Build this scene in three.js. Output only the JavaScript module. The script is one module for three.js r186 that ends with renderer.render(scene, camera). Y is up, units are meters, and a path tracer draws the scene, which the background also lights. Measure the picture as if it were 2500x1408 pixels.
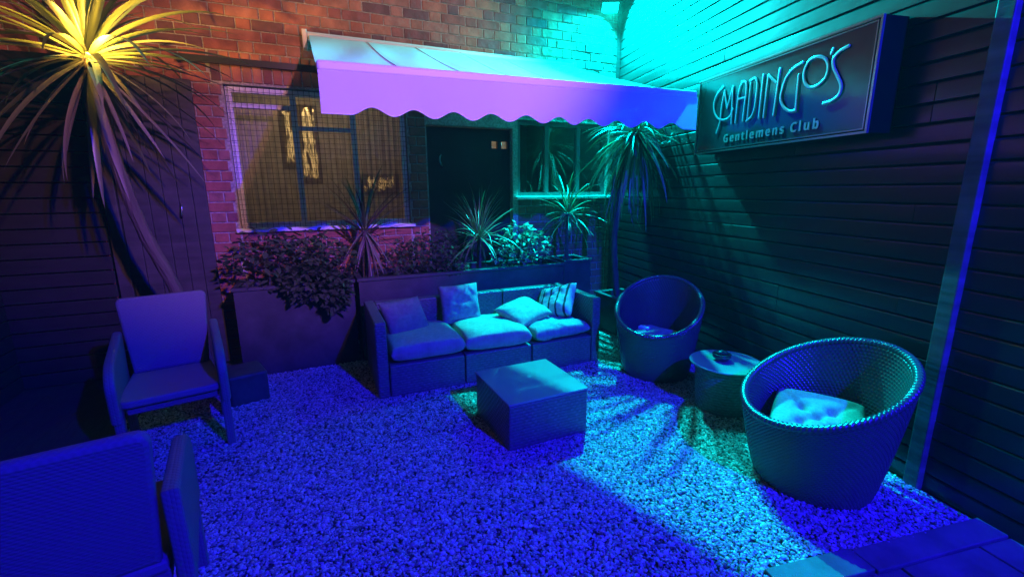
import * as THREE from 'three';
import { mergeGeometries, mergeVertices } from 'three/addons/utils/BufferGeometryUtils.js';
import { RoundedBoxGeometry } from 'three/addons/geometries/RoundedBoxGeometry.js';
import { toCreasedNormals } from 'three/addons/utils/BufferGeometryUtils.js';
import { FontLoader } from 'three/addons/loaders/FontLoader.js';
import { TextGeometry } from 'three/addons/geometries/TextGeometry.js';

// ------------------------------------------------------------------ camera, sky, lights, exposure
const scene = new THREE.Scene();
const camera = new THREE.PerspectiveCamera(65.24, 1024 / 576, 0.05, 80);
camera.position.set(0, 1.55, 0);
camera.rotation.order = 'YXZ';
camera.rotation.set(THREE.MathUtils.degToRad(-12.2), THREE.MathUtils.degToRad(-23.4), THREE.MathUtils.degToRad(-0.35));
scene.add(camera);

const renderer = new THREE.WebGLRenderer({ antialias: true });
renderer.setSize(1024, 576);
renderer.toneMapping = THREE.LinearToneMapping;
renderer.toneMappingExposure = 1;
renderer.shadowMap.enabled = true;

// night sky: a faint, even, warm town glow
const skyData = new Float32Array(8 * 4 * 4);
for (let i = 0; i < 32; i++) skyData.set([0.010, 0.0052, 0.0036, 1], i * 4);
const sky = new THREE.DataTexture(skyData, 8, 4, THREE.RGBAFormat, THREE.FloatType);
sky.mapping = THREE.EquirectangularReflectionMapping; sky.magFilter = THREE.LinearFilter; sky.needsUpdate = true;
scene.fog = new THREE.FogExp2(0x9fbaa2, 0.003);  // thin haze added to stand in for glare round the cyan lamp
scene.background = sky; scene.environment = sky;

// the lamps of the yard; each fitting is built further down at the same place
const CYAN = { pos: [3.24, 3.53, -4.67], aim: [1.9, 0.2, -1.9], color: [0, 0.92, 1], power: 170, angle: 1.36, penumbra: 0.6 };
const CYAN2 = { pos: [2.70, 3.36, -3.28], aim: [2.8, 0.9, -1.5], color: [0, 0.92, 1], power: 46, angle: 0.38, penumbra: 0.55 };
const BLUE = { pos: [2.0, 4.05, 2.3], aim: [1.2, 0.3, -2.2], color: [0.008, 0, 1], power: 272, angle: 0.53, penumbra: 0.26 };
const PINK = { pos: [1.80, 4.12, 2.3], aim: [-0.15, 2.75, -4.6], color: [1, 0.38, 0.36], power: 90, angle: 0.37, penumbra: 0.35 };
const AMBER = { pos: [-1.10, 2.31, -3.60], aim: [-1.2, 3.4, -3.78], color: [1, 0.5, 0.07], power: 20, angle: 1.45, penumbra: 0.3 };
const ROOM = { pos: [0.0, 2.45, -6.0], color: [1, 0.75, 0.45], power: 4 };  // added lamp behind the curtain, giving the left window its glow
function spot(L, radius) {
  const s = new THREE.SpotLight(new THREE.Color().setRGB(...L.color), L.power, 0, L.angle, L.penumbra, 2);
  s.position.set(...L.pos); s.target.position.set(...L.aim); scene.add(s.target);
  s.castShadow = true; s.shadow.radius = radius; s.shadow.mapSize.set(2048, 2048); s.shadow.camera.near = 0.05; s.shadow.camera.far = 20; s.shadow.bias = -0.001;
  scene.add(s); return s;
}
function point(L, radius) {
  const p = new THREE.PointLight(new THREE.Color().setRGB(...L.color), L.power, 0, 2);
  p.position.set(...L.pos); p.castShadow = true; p.shadow.radius = radius; scene.add(p); return p;
}
spot(CYAN, 0.9); spot(CYAN2, 1.3); spot(BLUE, 2.2); spot(PINK, 3); spot(AMBER, 2); point(ROOM, 3);

// ------------------------------------------------------------------ helpers
let seed = 1234567;
const rnd = () => { seed |= 0; seed = seed + 0x6D2B79F5 | 0; let t = Math.imul(seed ^ seed >>> 15, 1 | seed); t = t + Math.imul(t ^ t >>> 7, 61 | t) ^ t; return ((t ^ t >>> 14) >>> 0) / 4294967296; };
const rr = (a, b) => a + (b - a) * rnd();
const V3 = (x, y, z) => new THREE.Vector3(x, y, z);
const used = {};
function numbered(n) { used[n] = (used[n] ?? -1) + 1; return used[n] ? n + '_' + String(used[n]).padStart(3, '0') : n; }
function tag(o, label, category, group) { o.userData.label = label; o.userData.category = category; if (group) o.userData.group = group; return o; }
function thing(name, label, category, pos = [0, 0, 0], turn = 0, group) {
  const o = new THREE.Group(); o.name = numbered(name); o.position.set(...pos); o.rotation.y = turn; scene.add(o); return tag(o, label, category, group);
}
function part(name, geo, m, parent, pos) {
  const o = new THREE.Mesh(Array.isArray(geo) ? merge(geo) : geo, m); o.name = name; o.castShadow = o.receiveShadow = true;
  if (pos) o.position.set(...pos);
  parent.add(o); return o;
}
function single(name, geo, m, label, category, pos, turn = 0, group) {
  const o = part(numbered(name), geo, m, scene, pos); o.rotation.y = turn; return tag(o, label, category, group);
}
function structure(name, geo, m, pos) { const o = part(name, geo, m, scene, pos); o.userData.kind = 'structure'; return o; }
function merge(list) {
  return mergeGeometries(list.map(g => { const h = g.index ? g.toNonIndexed() : g; for (const k of Object.keys(h.attributes)) if (!['position', 'normal', 'uv'].includes(k)) h.deleteAttribute(k); return h; }));
}
const col = (r, g, b) => new THREE.Color().setRGB(r, g, b);
function mat(r, g, b, rough = 0.8, extra = {}) { return new THREE.MeshStandardMaterial({ color: col(r, g, b), roughness: rough, ...extra }); }
function phys(r, g, b, rough, extra = {}) { return new THREE.MeshPhysicalMaterial({ color: col(r, g, b), roughness: rough, ...extra }); }
const box = (w, h, d, x = 0, y = 0, z = 0) => new THREE.BoxGeometry(w, h, d).translate(x, y, z);
const rbox = (w, h, d, r, x = 0, y = 0, z = 0, s = 2) => new RoundedBoxGeometry(w, h, d, s, r).translate(x, y, z);
const span = (x0, x1, y0, y1, z0, z1) => box(x1 - x0, y1 - y0, z1 - z0, (x0 + x1) / 2, (y0 + y1) / 2, (z0 + z1) / 2);
function tube(pts, r, seg = 24, rad = 8, closed = false) { return new THREE.TubeGeometry(new THREE.CatmullRomCurve3(pts.map(p => V3(...p)), closed), seg, r, rad, closed); }
function worldUV(g, s = 1) { // box projection, uv in metres
  g = g.index ? g.toNonIndexed() : g; g.computeVertexNormals();
  const p = g.attributes.position, n = g.attributes.normal, uv = new Float32Array(p.count * 2);
  for (let i = 0; i < p.count; i += 3) {
    const ax = Math.abs(n.getX(i)), ay = Math.abs(n.getY(i)), az = Math.abs(n.getZ(i));
    for (let k = i; k < i + 3; k++) {
      const x = p.getX(k), y = p.getY(k), z = p.getZ(k);
      const [a, b] = ay > ax && ay > az ? [x, z] : ax > az ? [z, y] : [x, y];
      uv[k * 2] = a * s; uv[k * 2 + 1] = b * s;
    }
  }
  g.setAttribute('uv', new THREE.BufferAttribute(uv, 2)); return g;
}
// value noise
const perm = new Uint8Array(512); { const a = [...Array(256).keys()]; for (let i = 255; i > 0; i--) { const j = Math.floor(rnd() * (i + 1)); [a[i], a[j]] = [a[j], a[i]]; } for (let i = 0; i < 512; i++) perm[i] = a[i & 255]; }
function vnoise(x, y, per, perY = per) {
  const xi = Math.floor(x), yi = Math.floor(y), xf = x - xi, yf = y - yi, s = t => t * t * (3 - 2 * t);
  const h = (a, b) => perm[perm[(((a % per) + per) % per) & 255] + ((((b % perY) + perY) % perY) & 255)] / 255;
  const u = s(xf), v = s(yf);
  return (h(xi, yi) * (1 - u) + h(xi + 1, yi) * u) * (1 - v) + (h(xi, yi + 1) * (1 - u) + h(xi + 1, yi + 1) * u) * v;
}
function fbm(x, y, per, oct = 4, perY = per) { let a = 0, w = 0.5, t = 0; for (let i = 0; i < oct; i++) { a += w * vnoise(x, y, per, perY); t += w; w *= 0.55; x *= 2; y *= 2; per *= 2; perY *= 2; } return a / t; }
function tex(n, fn, srgb, rep = 1) { // fn(u,v) -> [r,g,b] 0..1
  const d = new Uint8Array(n * n * 4);
  for (let j = 0; j < n; j++) for (let i = 0; i < n; i++) { const c = fn(i / n, j / n), k = (j * n + i) * 4; for (let q = 0; q < 3; q++) d[k + q] = Math.max(0, Math.min(255, Math.round(255 * (Array.isArray(c) ? c[q] : c)))); d[k + 3] = 255; }
  const t = new THREE.DataTexture(d, n, n, THREE.RGBAFormat); t.wrapS = t.wrapT = THREE.RepeatWrapping; t.magFilter = THREE.LinearFilter; t.minFilter = THREE.LinearMipmapLinearFilter; t.generateMipmaps = true;
  if (srgb) t.colorSpace = THREE.SRGBColorSpace; t.repeat.set(rep, rep); t.needsUpdate = true; return t;
}

// ------------------------------------------------------------------ materials
const grit = tex(256, (u, v) => 0.62 + 0.38 * fbm(u * 8, v * 8, 8, 5), true);
const gritBump = tex(256, (u, v) => fbm(u * 24, v * 24, 24, 4), false);
const speck = tex(256, (u, v) => { const a = fbm(u * 40, v * 40, 40, 2), b = fbm(u * 6, v * 6, 6, 3); return 0.55 + 0.35 * a + 0.1 * b; }, true);
const brickMats = [[.52, .18, .125], [.47, .15, .105], [.55, .22, .15], [.40, .12, .10], [.32, .105, .105], [.50, .20, .155], [.23, .09, .10]].map(([r, g, b]) => { return mat(r, g, b, 0.88, { map: grit, bumpMap: gritBump, bumpScale: 0.004 }); });
const mortarM = mat(.60, .53, .46, 0.95, { map: speck, bumpMap: gritBump, bumpScale: 0.003 });
const weaveH = tex(128, (u, v) => { // basket weave, 8 x 8 strands
  const n = 8, x = u * n, y = v * n, row = Math.floor(y), fy = y - row, over = 0.5 + 0.5 * Math.sin(Math.PI * (x + row));
  return 0.15 + 0.85 * Math.sqrt(Math.max(0, 1 - (2 * fy - 1) ** 2)) * (0.35 + 0.65 * over);
}, false, 1 / 0.16);
const weaveC = tex(128, (u, v) => { const n = 8, row = Math.floor(v * n), fy = v * n - row; const t = 0.72 + 0.28 * fbm(u * 8, row * 3.7 + 0.5, 8, 3); return t * (fy < 0.08 ? 0.55 : 1); }, true, 1 / 0.16);
const rattan = mat(.22, .19, .175, 0.32, { map: weaveC, bumpMap: weaveH, bumpScale: 0.005 });
const rattanPlain = phys(.085, .075, .07, 0.24, { clearcoat: 0.6, clearcoatRoughness: 0.2 });
const clothB = tex(256, (u, v) => 0.5 + 0.25 * Math.sin(u * 2 * Math.PI * 64) * Math.sin(v * 2 * Math.PI * 64) + 0.3 * (fbm(u * 16, v * 16, 16, 3) - 0.5), false, 6);
const clothC = tex(256, (u, v) => 0.8 + 0.2 * fbm(u * 10, v * 10, 10, 4), true, 2);
const cushionM = mat(.46, .41, .31, 0.92, { map: clothC, bumpMap: clothB, bumpScale: 0.0012 });
const pillowDark = mat(.26, .20, .21, 0.92, { map: clothC, bumpMap: clothB, bumpScale: 0.0012 });
const pillowGrey = mat(.36, .34, .32, 0.92, { map: clothC, bumpMap: clothB, bumpScale: 0.0012 });
const stripeC = tex(256, (u, v) => { const s = (u * 5) % 1; const k = s < 0.22 ? 0.28 : 0.92; return [k, k * 0.98, k * 0.96]; }, true, 1);
const pillowStripe = mat(.55, .53, .52, 0.9, { map: stripeC, bumpMap: clothB, bumpScale: 0.001 });
const canvasM = phys(.64, .63, .62, 0.85, { transmission: 0.08, thickness: 0, bumpMap: clothB, bumpScale: 0.0008 });
const whitePaint = mat(.72, .71, .69, 0.45);
const blackPaintTex = tex(256, (u, v) => { const g = fbm(u * 3, v * 32, 3, 4, 32), s = fbm(u * 9, v * 9, 9, 4); return 0.5 + 0.3 * g + 0.3 * s; }, true);
const woodBump = tex(256, (u, v) => 0.6 * fbm(u * 3, v * 64, 3, 3, 64) + 0.4 * fbm(u * 20, v * 20, 20, 3), false);
const cladM = phys(.014, .014, .0135, 0.45, { clearcoat: 0.8, clearcoatRoughness: 0.22, map: blackPaintTex, bumpMap: woodBump, bumpScale: 0.002 });
const darkWood = mat(.016, .014, .013, 0.62, { map: blackPaintTex, bumpMap: woodBump, bumpScale: 0.002 });
const fenceM = mat(.018, .016, .0145, 0.8, { map: blackPaintTex, bumpMap: woodBump, bumpScale: 0.002 });
const gateM = mat(.07, .062, .06, 0.6, { map: blackPaintTex, bumpMap: woodBump, bumpScale: 0.002 });
const postM = mat(.24, .21, .19, 0.55, { map: blackPaintTex, bumpMap: woodBump, bumpScale: 0.002 });
const planterM = mat(.085, .08, .08, 0.55, { map: grit, bumpMap: gritBump, bumpScale: 0.0015 });
const soilM = mat(.03, .022, .016, 1, { bumpMap: gritBump, bumpScale: 0.015 });
const blackMetal = mat(.02, .02, .021, 0.35, { metalness: 0.3 });
const steel = mat(.55, .55, .56, 0.28, { metalness: 1 });
const glass = phys(1, 1, 1, 0.03, { transmission: 1, thickness: 0, ior: 1.5 });
const tableGlass = phys(.24, .26, .24, 0.3, { clearcoat: 1, clearcoatRoughness: 0.03 });
const resin = mat(.20, .19, .185, 0.65, { bumpMap: clothB, bumpScale: 0.0008 });
const weaveFine = weaveH.clone(); weaveFine.repeat.set(12, 12); weaveFine.needsUpdate = true;
const resinWeave = mat(.17, .16, .15, 0.6, { bumpMap: weaveFine, bumpScale: 0.0022 });
const leafA = phys(.12, .15, .055, 0.35, { transmission: 0.25, thickness: 0, side: THREE.DoubleSide });
const leafB = phys(.17, .18, .10, 0.4, { transmission: 0.25, thickness: 0, side: THREE.DoubleSide });
const leafDry = phys(.19, .155, .11, 0.6, { transmission: 0.2, thickness: 0, side: THREE.DoubleSide });
const leafRed = phys(.10, .055, .05, 0.4, { transmission: 0.2, thickness: 0, side: THREE.DoubleSide });
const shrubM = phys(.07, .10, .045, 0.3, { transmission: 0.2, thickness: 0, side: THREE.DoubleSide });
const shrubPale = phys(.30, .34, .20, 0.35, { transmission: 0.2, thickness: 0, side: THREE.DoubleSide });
const barkM = mat(.16, .12, .09, 0.9, { map: grit, bumpMap: gritBump, bumpScale: 0.012 });
const slabM = mat(.22, .21, .20, 0.8, { map: grit, bumpMap: gritBump, bumpScale: 0.003 });
function glow(rgb, k) { return new THREE.MeshStandardMaterial({ color: col(.2, .2, .2), emissive: col(...rgb), emissiveIntensity: k, roughness: 0.4 }); }

// ------------------------------------------------------------------ ground
structure('ground', new THREE.PlaneGeometry(24, 24).rotateX(-Math.PI / 2), mat(.20, .18, .16, 0.95, { map: tex(256, (u, v) => 0.45 + 0.55 * fbm(u * 90, v * 90, 90, 2), true, 16) }), [0, 0, -2]);
{
  // loose stone chippings over the yard, one mass nobody could count
  const stone = new THREE.IcosahedronGeometry(1, 0); { const p = stone.attributes.position; const h = {}; for (let i = 0; i < p.count; i++) { const k = [p.getX(i), p.getY(i), p.getZ(i)].map(q => q.toFixed(3)).join(); h[k] ??= rr(0.72, 1.2); p.setXYZ(i, p.getX(i) * h[k], p.getY(i) * h[k] * 0.62, p.getZ(i) * h[k]); } stone.computeVertexNormals(); }
  const list = [];
  const add = (x, z, y) => { const r = rr(0.0036, 0.0078) * (rnd() < 0.10 ? 1.6 : 1); list.push([x, rr(0.000, 0.008) + 0.014 * fbm(x * 2.2 + 7, z * 2.2 + 31, 256, 3), z, r]); };
  const area = (x0, x1, z0, z1, per) => { const n = Math.round((x1 - x0) * (z1 - z0) * per); for (let i = 0; i < n; i++) { const x = rr(x0, x1), z = rr(z0, z1); if (x < -1.3 + 0.05 * Math.sin(z * 9)) continue; if (x > 2.784 + 0.1767 * (-z - 0.971) - 0.03) continue; if (z > -1.0 + (x - 1.56) * 0.16 && x > 1.3) continue; add(x, z); } };
  area(-1.9, 3.3, -4.2, -2.6, 10500); area(-1.9, 3.1, -2.6, -0.6, 15000);
  const inst = new THREE.InstancedMesh(stone, mat(1, 1, 1, 0.38), list.length);
  const m4 = new THREE.Matrix4(), q = new THREE.Quaternion(), e = new THREE.Euler(), c = new THREE.Color();
  list.forEach(([x, y, z, r], i) => {
    e.set(rr(-0.6, 0.6), rr(0, 6.3), rr(-0.6, 0.6)); q.setFromEuler(e);
    m4.compose(V3(x, y, z), q, V3(r * rr(0.8, 1.35), r, r * rr(0.8, 1.2))); inst.setMatrixAt(i, m4);
    const t = rnd() < 0.15 ? rr(0.08, 0.25) : rr(0.26, 0.72), w = rnd(); c.setRGB(t, t * (w < 0.3 ? 0.86 : 0.95), t * (w < 0.3 ? 0.74 : 0.9)); inst.setColorAt(i, c);
  });
  inst.name = 'gravel'; inst.castShadow = inst.receiveShadow = true; inst.userData = { kind: 'stuff', label: 'pale loose gravel spread over the yard', category: 'gravel' };
  scene.add(inst);
}
structure('shade_strip', new THREE.PlaneGeometry(1.2, 6, 30, 90).rotateX(-Math.PI / 2).translate(-1.86, 0.018, -1.9), soilM);  // dark sheet added where the ground on the left lies in shade
{
  // paved edge in the near right corner: a long edging plank and flat slabs
  const path = new THREE.Group(); path.name = 'path'; path.userData.kind = 'structure'; scene.add(path);
  const turn = Math.atan2(0.16, 1);
  path.position.set(1.56, 0, -1.04); path.rotation.y = -turn;
  part('edging_board', worldUV(rbox(0.44, 0.06, 0.12, 0.006, 0.23, -0.002, 0.07)), slabM, path);
  part('edging_board', worldUV(rbox(0.80, 0.06, 0.12, 0.006, 0.86, -0.008, 0.075)), slabM, path);
  for (let i = 0; i < 4; i++) for (let j = 0; j < 3; j++) part('slab', worldUV(rbox(0.44, 0.05, 0.44, 0.006, -0.1 + i * 0.45, -0.012 + rr(-.003, .003), 0.36 + j * 0.45)), slabM, path);
}

// ------------------------------------------------------------------ brick building (back)
const WZ = -4.75;                       // face of the brickwork
const house = thing('brick_building', 'red brick building wall with windows behind the planters and awning', 'building');
{
  const zb = WZ - 0.012, z1 = WZ - 0.25;  // mortar face and back
  const slab = (x0, x1, y0, y1) => span(x0, x1, y0, y1, z1, zb);
  const backs = [slab(-3.6, -0.62, 0, 4.3), slab(-0.62, 0.92, 0, 1.225), slab(-0.62, 3.6, 2.46, 4.3), slab(0.92, 1.12, 0, 2.46), slab(1.12, 2.08, 2.22, 2.46), slab(2.08, 2.14, 0, 2.46), slab(2.14, 3.34, 0, 1.48), slab(2.14, 3.34, 2.32, 2.46), slab(3.34, 3.6, 0, 2.46)];
  part('wall', worldUV(merge(backs), 2), mortarM, house);
  // chamfered brick, face towards +z
  const brickGeo = (w, h, d = 0.03, c = 0.004) => {
    const x = w / 2, y = h / 2, f = [[-x + c, -y + c, 0], [x - c, -y + c, 0], [x - c, y - c, 0], [-x + c, y - c, 0]], o = [[-x, -y, -c], [x, -y, -c], [x, y, -c], [-x, y, -c]], b = o.map(p => [p[0], p[1], -d]);
    const P = [], U = []; const quad = (a, bb, cc, dd) => { for (const q of [a, bb, cc, a, cc, dd]) { P.push(...q); U.push((q[0] + q[2]) * 1.6, (q[1] - q[2]) * 1.6); } };
    quad(...f); for (let i = 0; i < 4; i++) { const j = (i + 1) % 4; quad(o[i], o[j], f[j], f[i]); quad(b[i], b[j], o[j], o[i]); }
    const g = new THREE.BufferGeometry(); g.setAttribute('position', new THREE.Float32BufferAttribute(P, 3)); g.setAttribute('uv', new THREE.Float32BufferAttribute(U, 2)); g.computeVertexNormals(); return g;
  };
  const C = 0.0895, J = 0.011, PER = 0.370, ST = 0.2535, HD = PER - ST;
  const gs = {}; const geo = (w, h) => gs[w.toFixed(3) + h.toFixed(3)] ??= (() => { const v = []; for (let k = 0; k < 4; k++) { const g = brickGeo(w, h); const u = g.attributes.uv; const a = rnd(), b = rnd(); for (let i = 0; i < u.count; i++) u.setXY(i, u.getX(i) + a, u.getY(i) + b); v.push(g); } return v; })();
  const rest = [];
  let nPart = 0;
  const put = (x0, x1, y0, y1, asPart) => {
    const w = x1 - x0 - J, h = y1 - y0 - J; if (w < 0.02 || h < 0.02) return;
    const z = WZ + rr(-0.003, 0.002), cx = (x0 + x1) / 2, cy = (y0 + y1) / 2;
    if (asPart) { const b = part('brick', geo(w, h)[Math.floor(rnd() * 4)], brickMats[Math.floor(Math.pow(rnd(), 1.25) * brickMats.length)], house, [cx, cy, z]); b.rotation.z = rr(-0.004, 0.004); nPart++; }
    else rest.push(geo(w, h)[0].clone().translate(cx, cy, z));
  };
  const rowBricks = (j, x0, x1, ok) => { // flemish bond row j, row 0 starts at 2.7215
    const y0 = 2.7215 + j * C, off = (j & 1) ? -0.907 : -0.78 + HD / 2;
    const k0 = Math.floor((x0 - off) / PER) - 1, k1 = Math.ceil((x1 - off) / PER) + 1;
    for (let k = k0; k <= k1; k++) for (const [a, b] of [[off + k * PER, off + k * PER + ST], [off + k * PER + ST, off + (k + 1) * PER]]) {
      const p = Math.max(a, x0), q = Math.min(b, x1); if (q - p > 0.03) put(p, q, y0, y0 + C, ok(p, q, y0));
    }
  };
  for (let j = 0; j <= 17; j++) rowBricks(j, -3.6, 3.42, (p, q, y) => q > -1.12 && y < 3.66 && y < 3.12 + (p + 1.1) * 0.16 && !(p > 0.15 && q < 2.7 && y < 2.86));
  // soldier course over the openings
  for (let x = -0.70; x < 1.1; x += 0.0785) put(x, x + 0.0785, 2.475, 2.72, x < 0.25);
  for (let j = -3; j >= -30; j--) {
    const y0 = 2.7215 + j * C; if (y0 < 0) break;
    const seg = [[-3.6, -0.70 + (y0 < 2.4 ? 0.07 : 0)], [-0.62, 0.92, 1.19], [0.93, 1.11], [1.12, 2.08, -1], [2.14, 3.34, 1.44], [3.345, 3.42]];
    for (const [a, b, top] of seg) { if (top !== undefined && y0 > top) continue; rowBricks(j, a, b, (p, q, y) => p > -0.86 && q < -0.6 && y > 1.2); }
  }
  for (let j = -3; j <= -1; j++) { rowBricks(j, -3.6, -0.71, () => false); rowBricks(j, 1.12, 3.42, () => false); }
  const r = part('brick', merge(rest), brickMats[1], house); r.userData.kind = 'stuff';
  console.log('brick parts', nPart);
  part('lintel_strip', worldUV(span(-0.92, 0.45, 2.605, 2.655, WZ + 0.003, WZ + 0.05)), blackMetal, house);
  // windows
  const windowAt = (x0, x1, y0, y1, bars, rails, frameM) => {
    const w = part('window', (() => { const t = 0.045, z0 = WZ - 0.12, z1 = WZ - 0.06; return [span(x0, x0 + t, y0, y1, z0, z1), span(x1 - t, x1, y0, y1, z0, z1), span(x0 + t, x1 - t, y0, y0 + t, z0, z1), span(x0 + t, x1 - t, y1 - t, y1, z0, z1), ...bars.map(b => span(b - 0.025, b + 0.025, y0 + t, y1 - t, z0, z1 + 0.004)), ...rails.map(([a, b, y]) => span(a, b, y - 0.018, y + 0.018, z0 + .002, z1 + 0.002))]; })(), frameM, house);
    const xs = [x0, ...bars, x1];
    for (let i = 0; i + 1 < xs.length; i++) part('pane', span(xs[i] + 0.04, xs[i + 1] - 0.04, y0 + 0.04, y1 - 0.04, WZ - 0.092, WZ - 0.088), glass, w);
    part('sill', rbox(x1 - x0 + 0.08, 0.035, 0.15, 0.006, (x0 + x1) / 2, y0 - 0.018, WZ - 0.03), whitePaint, w);
    return w;
  };
  const w1 = windowAt(-0.615, 0.915, 1.232, 2.452, [-0.09, 0.42], [[-0.57, -0.115, 2.30], [-0.065, 0.395, 2.13]], whitePaint);
  { // welded wire grille over the left window
    const g = []; for (let x = -0.59; x < 0.95; x += 0.046) g.push(box(0.0035, 1.22, 0.0035, x, 1.84, WZ - 0.02)); for (let y = 1.26; y < 2.45; y += 0.046) g.push(box(1.52, 0.0035, 0.0035, 0.15, y, WZ - 0.0165));
    const q = part('wire_grille', g, blackMetal, w1); q.userData.kind = 'stuff';
  }
  windowAt(2.145, 3.335, 1.49, 2.315, [2.53, 2.95], [], mat(.10, .09, .085, 0.5));
  // dark door with two small lights
  const door = part('door', [span(1.125, 1.86, 0, 2.21, WZ - 0.14, WZ - 0.09), span(1.93, 1.975, 0, 2.21, WZ - 0.14, WZ - 0.09), span(2.05, 2.075, 0, 2.21, WZ - 0.14, WZ - 0.09), span(1.86, 1.93, 0, 2.01, WZ - 0.14, WZ - 0.09), span(1.86, 1.93, 2.09, 2.21, WZ - 0.14, WZ - 0.09), span(1.975, 2.05, 0, 2.01, WZ - 0.14, WZ - 0.09), span(1.975, 2.05, 2.09, 2.21, WZ - 0.14, WZ - 0.09)], darkWood, house);
  part('pane', span(1.862, 1.928, 2.012, 2.088, WZ - 0.118, WZ - 0.112), glass, door);
  part('pane', span(1.977, 2.048, 2.012, 2.088, WZ - 0.118, WZ - 0.112), glass, door);
  part('handle', tube([[1.285, 1.93, WZ - 0.085], [1.262, 1.905, WZ - 0.05], [1.258, 1.87, WZ - 0.045], [1.268, 1.835, WZ - 0.05], [1.295, 1.81, WZ - 0.085]], 0.008, 20, 8), steel, door);
  // the lit room behind the windows
  const roomM = mat(.42, .36, .28, 0.9);
  part('room', [span(-1.2, 3.5, 0.1, 0.2, -7.4, WZ - 0.26), span(-1.2, 3.5, 2.9, 3.0, -7.4, WZ - 0.26), span(-1.3, -1.2, 0.1, 3.0, -7.5, WZ - 0.26), span(3.5, 3.58, 0.1, 3.0, -7.5, WZ - 0.26), span(-1.2, 3.5, 0.2, 2.9, -7.5, -7.4), span(2.10, 2.14, 0.2, 2.9, -7.4, WZ - 0.26)], roomM, house);  // partition right of the door added to keep lamp light from the second window
}
// curtain, panels standing in for light patches, and an added lamp in the room
{
  const pleat = (x0, x1, y0, y1, z, amp, n) => { const g = new THREE.PlaneGeometry(x1 - x0, y1 - y0, Math.round((x1 - x0) * n), 1).translate((x0 + x1) / 2, (y0 + y1) / 2, z); const p = g.attributes.position; for (let i = 0; i < p.count; i++) { const x = p.getX(i); p.setZ(i, z + amp * Math.sin(x * 95) + amp * 0.5 * Math.sin(x * 41 + 1)); } g.computeVertexNormals(); return g; };
  const curtM = phys(.36, .31, .23, 1, { transmission: 0.28, thickness: 0, side: THREE.DoubleSide, map: clothC });
  const patches = [[-0.22, -0.10, 1.80, 2.36], [-0.07, 0.10, 1.66, 2.38], [0.49, 0.84, 1.54, 1.74]];  // outlines of warm light patches on the window, built as cloth panels
  const patchHole = (x, y) => patches.some(([a, b, c, d]) => { const e = Math.min(x - a, b - x, (y - c) * 0.6, (d - y) * 0.6); return e > 0.045 * vnoise(x * 60 + 9, y * 9 + 40, 256) + 0.012 * vnoise(x * 140, y * 30, 256) && vnoise(x * 110 + 3, y * 13, 256) > 0.3; });
  { // curtain with holes cut to the shape of the warm light patches
    const P = [], I = [], nx = 180, ny = 130, x0 = -0.66, x1 = 0.97, y0 = 1.1, y1 = 2.55, U = [];
    for (let j = 0; j <= ny; j++) for (let i = 0; i <= nx; i++) { const x = x0 + (x1 - x0) * i / nx, y = y0 + (y1 - y0) * j / ny; P.push(x, y, -5.10 + 0.006 * Math.sin(x * 95) + 0.003 * Math.sin(x * 41 + 1)); U.push(x, y); }
    for (let j = 0; j < ny; j++) for (let i = 0; i < nx; i++) { const k = j * (nx + 1) + i; if (patchHole(P[k * 3] + 0.004, P[k * 3 + 1] + 0.005)) continue; I.push(k, k + 1, k + nx + 1, k + 1, k + nx + 2, k + nx + 1); }
    const g = new THREE.BufferGeometry(); g.setAttribute('position', new THREE.Float32BufferAttribute(P, 3)); g.setAttribute('uv', new THREE.Float32BufferAttribute(U, 2)); g.setIndex(I); g.computeVertexNormals();
    single('net_curtain', g, curtM, 'brown pleated curtain hanging behind the left window', 'curtain');
  }
  const fleck = tex(128, (u, v) => { const a = fbm(u * 30, v * 5, 30, 3); return a > 0.5 ? 1 : 0.35; }, true, 3);  // streaks that let the added panels glow like patchy light
  const goldM = phys(.95, .82, .5, 0.8, { transmission: 0.85, thickness: 0, side: THREE.DoubleSide, map: fleck });
  const lab = ['narrow gold lace added for a warm light patch left of the first window mullion', 'wide gold lace added for a warm light patch right of the first window mullion', 'low gold lace added for a warm light patch in the right pane of the left window'];
  patches.forEach(([a, b, c, d], i) => single('light_patch_panel', pleat(a - 0.01, b + 0.01, c - 0.01, d + 0.01, -5.125, 0.003, 300), goldM, lab[i], 'lace panel', undefined, 0, 'lit lace panels added inside the left window for warm light patches'));
  const lamp = thing('added_room_lamp', 'added warm lamp behind the curtain that makes the window patches glow', 'lamp', ROOM.pos);
  part('shade', new THREE.CylinderGeometry(0.08, 0.16, 0.14, 24, 1, true).translate(0, 0.1, 0), mat(.5, .4, .3, 0.9, { side: THREE.DoubleSide }), lamp);
  part('bulb', new THREE.SphereGeometry(0.04, 16, 12), glow([1, .7, .35], 3), lamp);
  part('cord', new THREE.CylinderGeometry(0.005, 0.005, 0.45, 8).translate(0, 0.38, 0), blackMetal, lamp);
}

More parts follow.
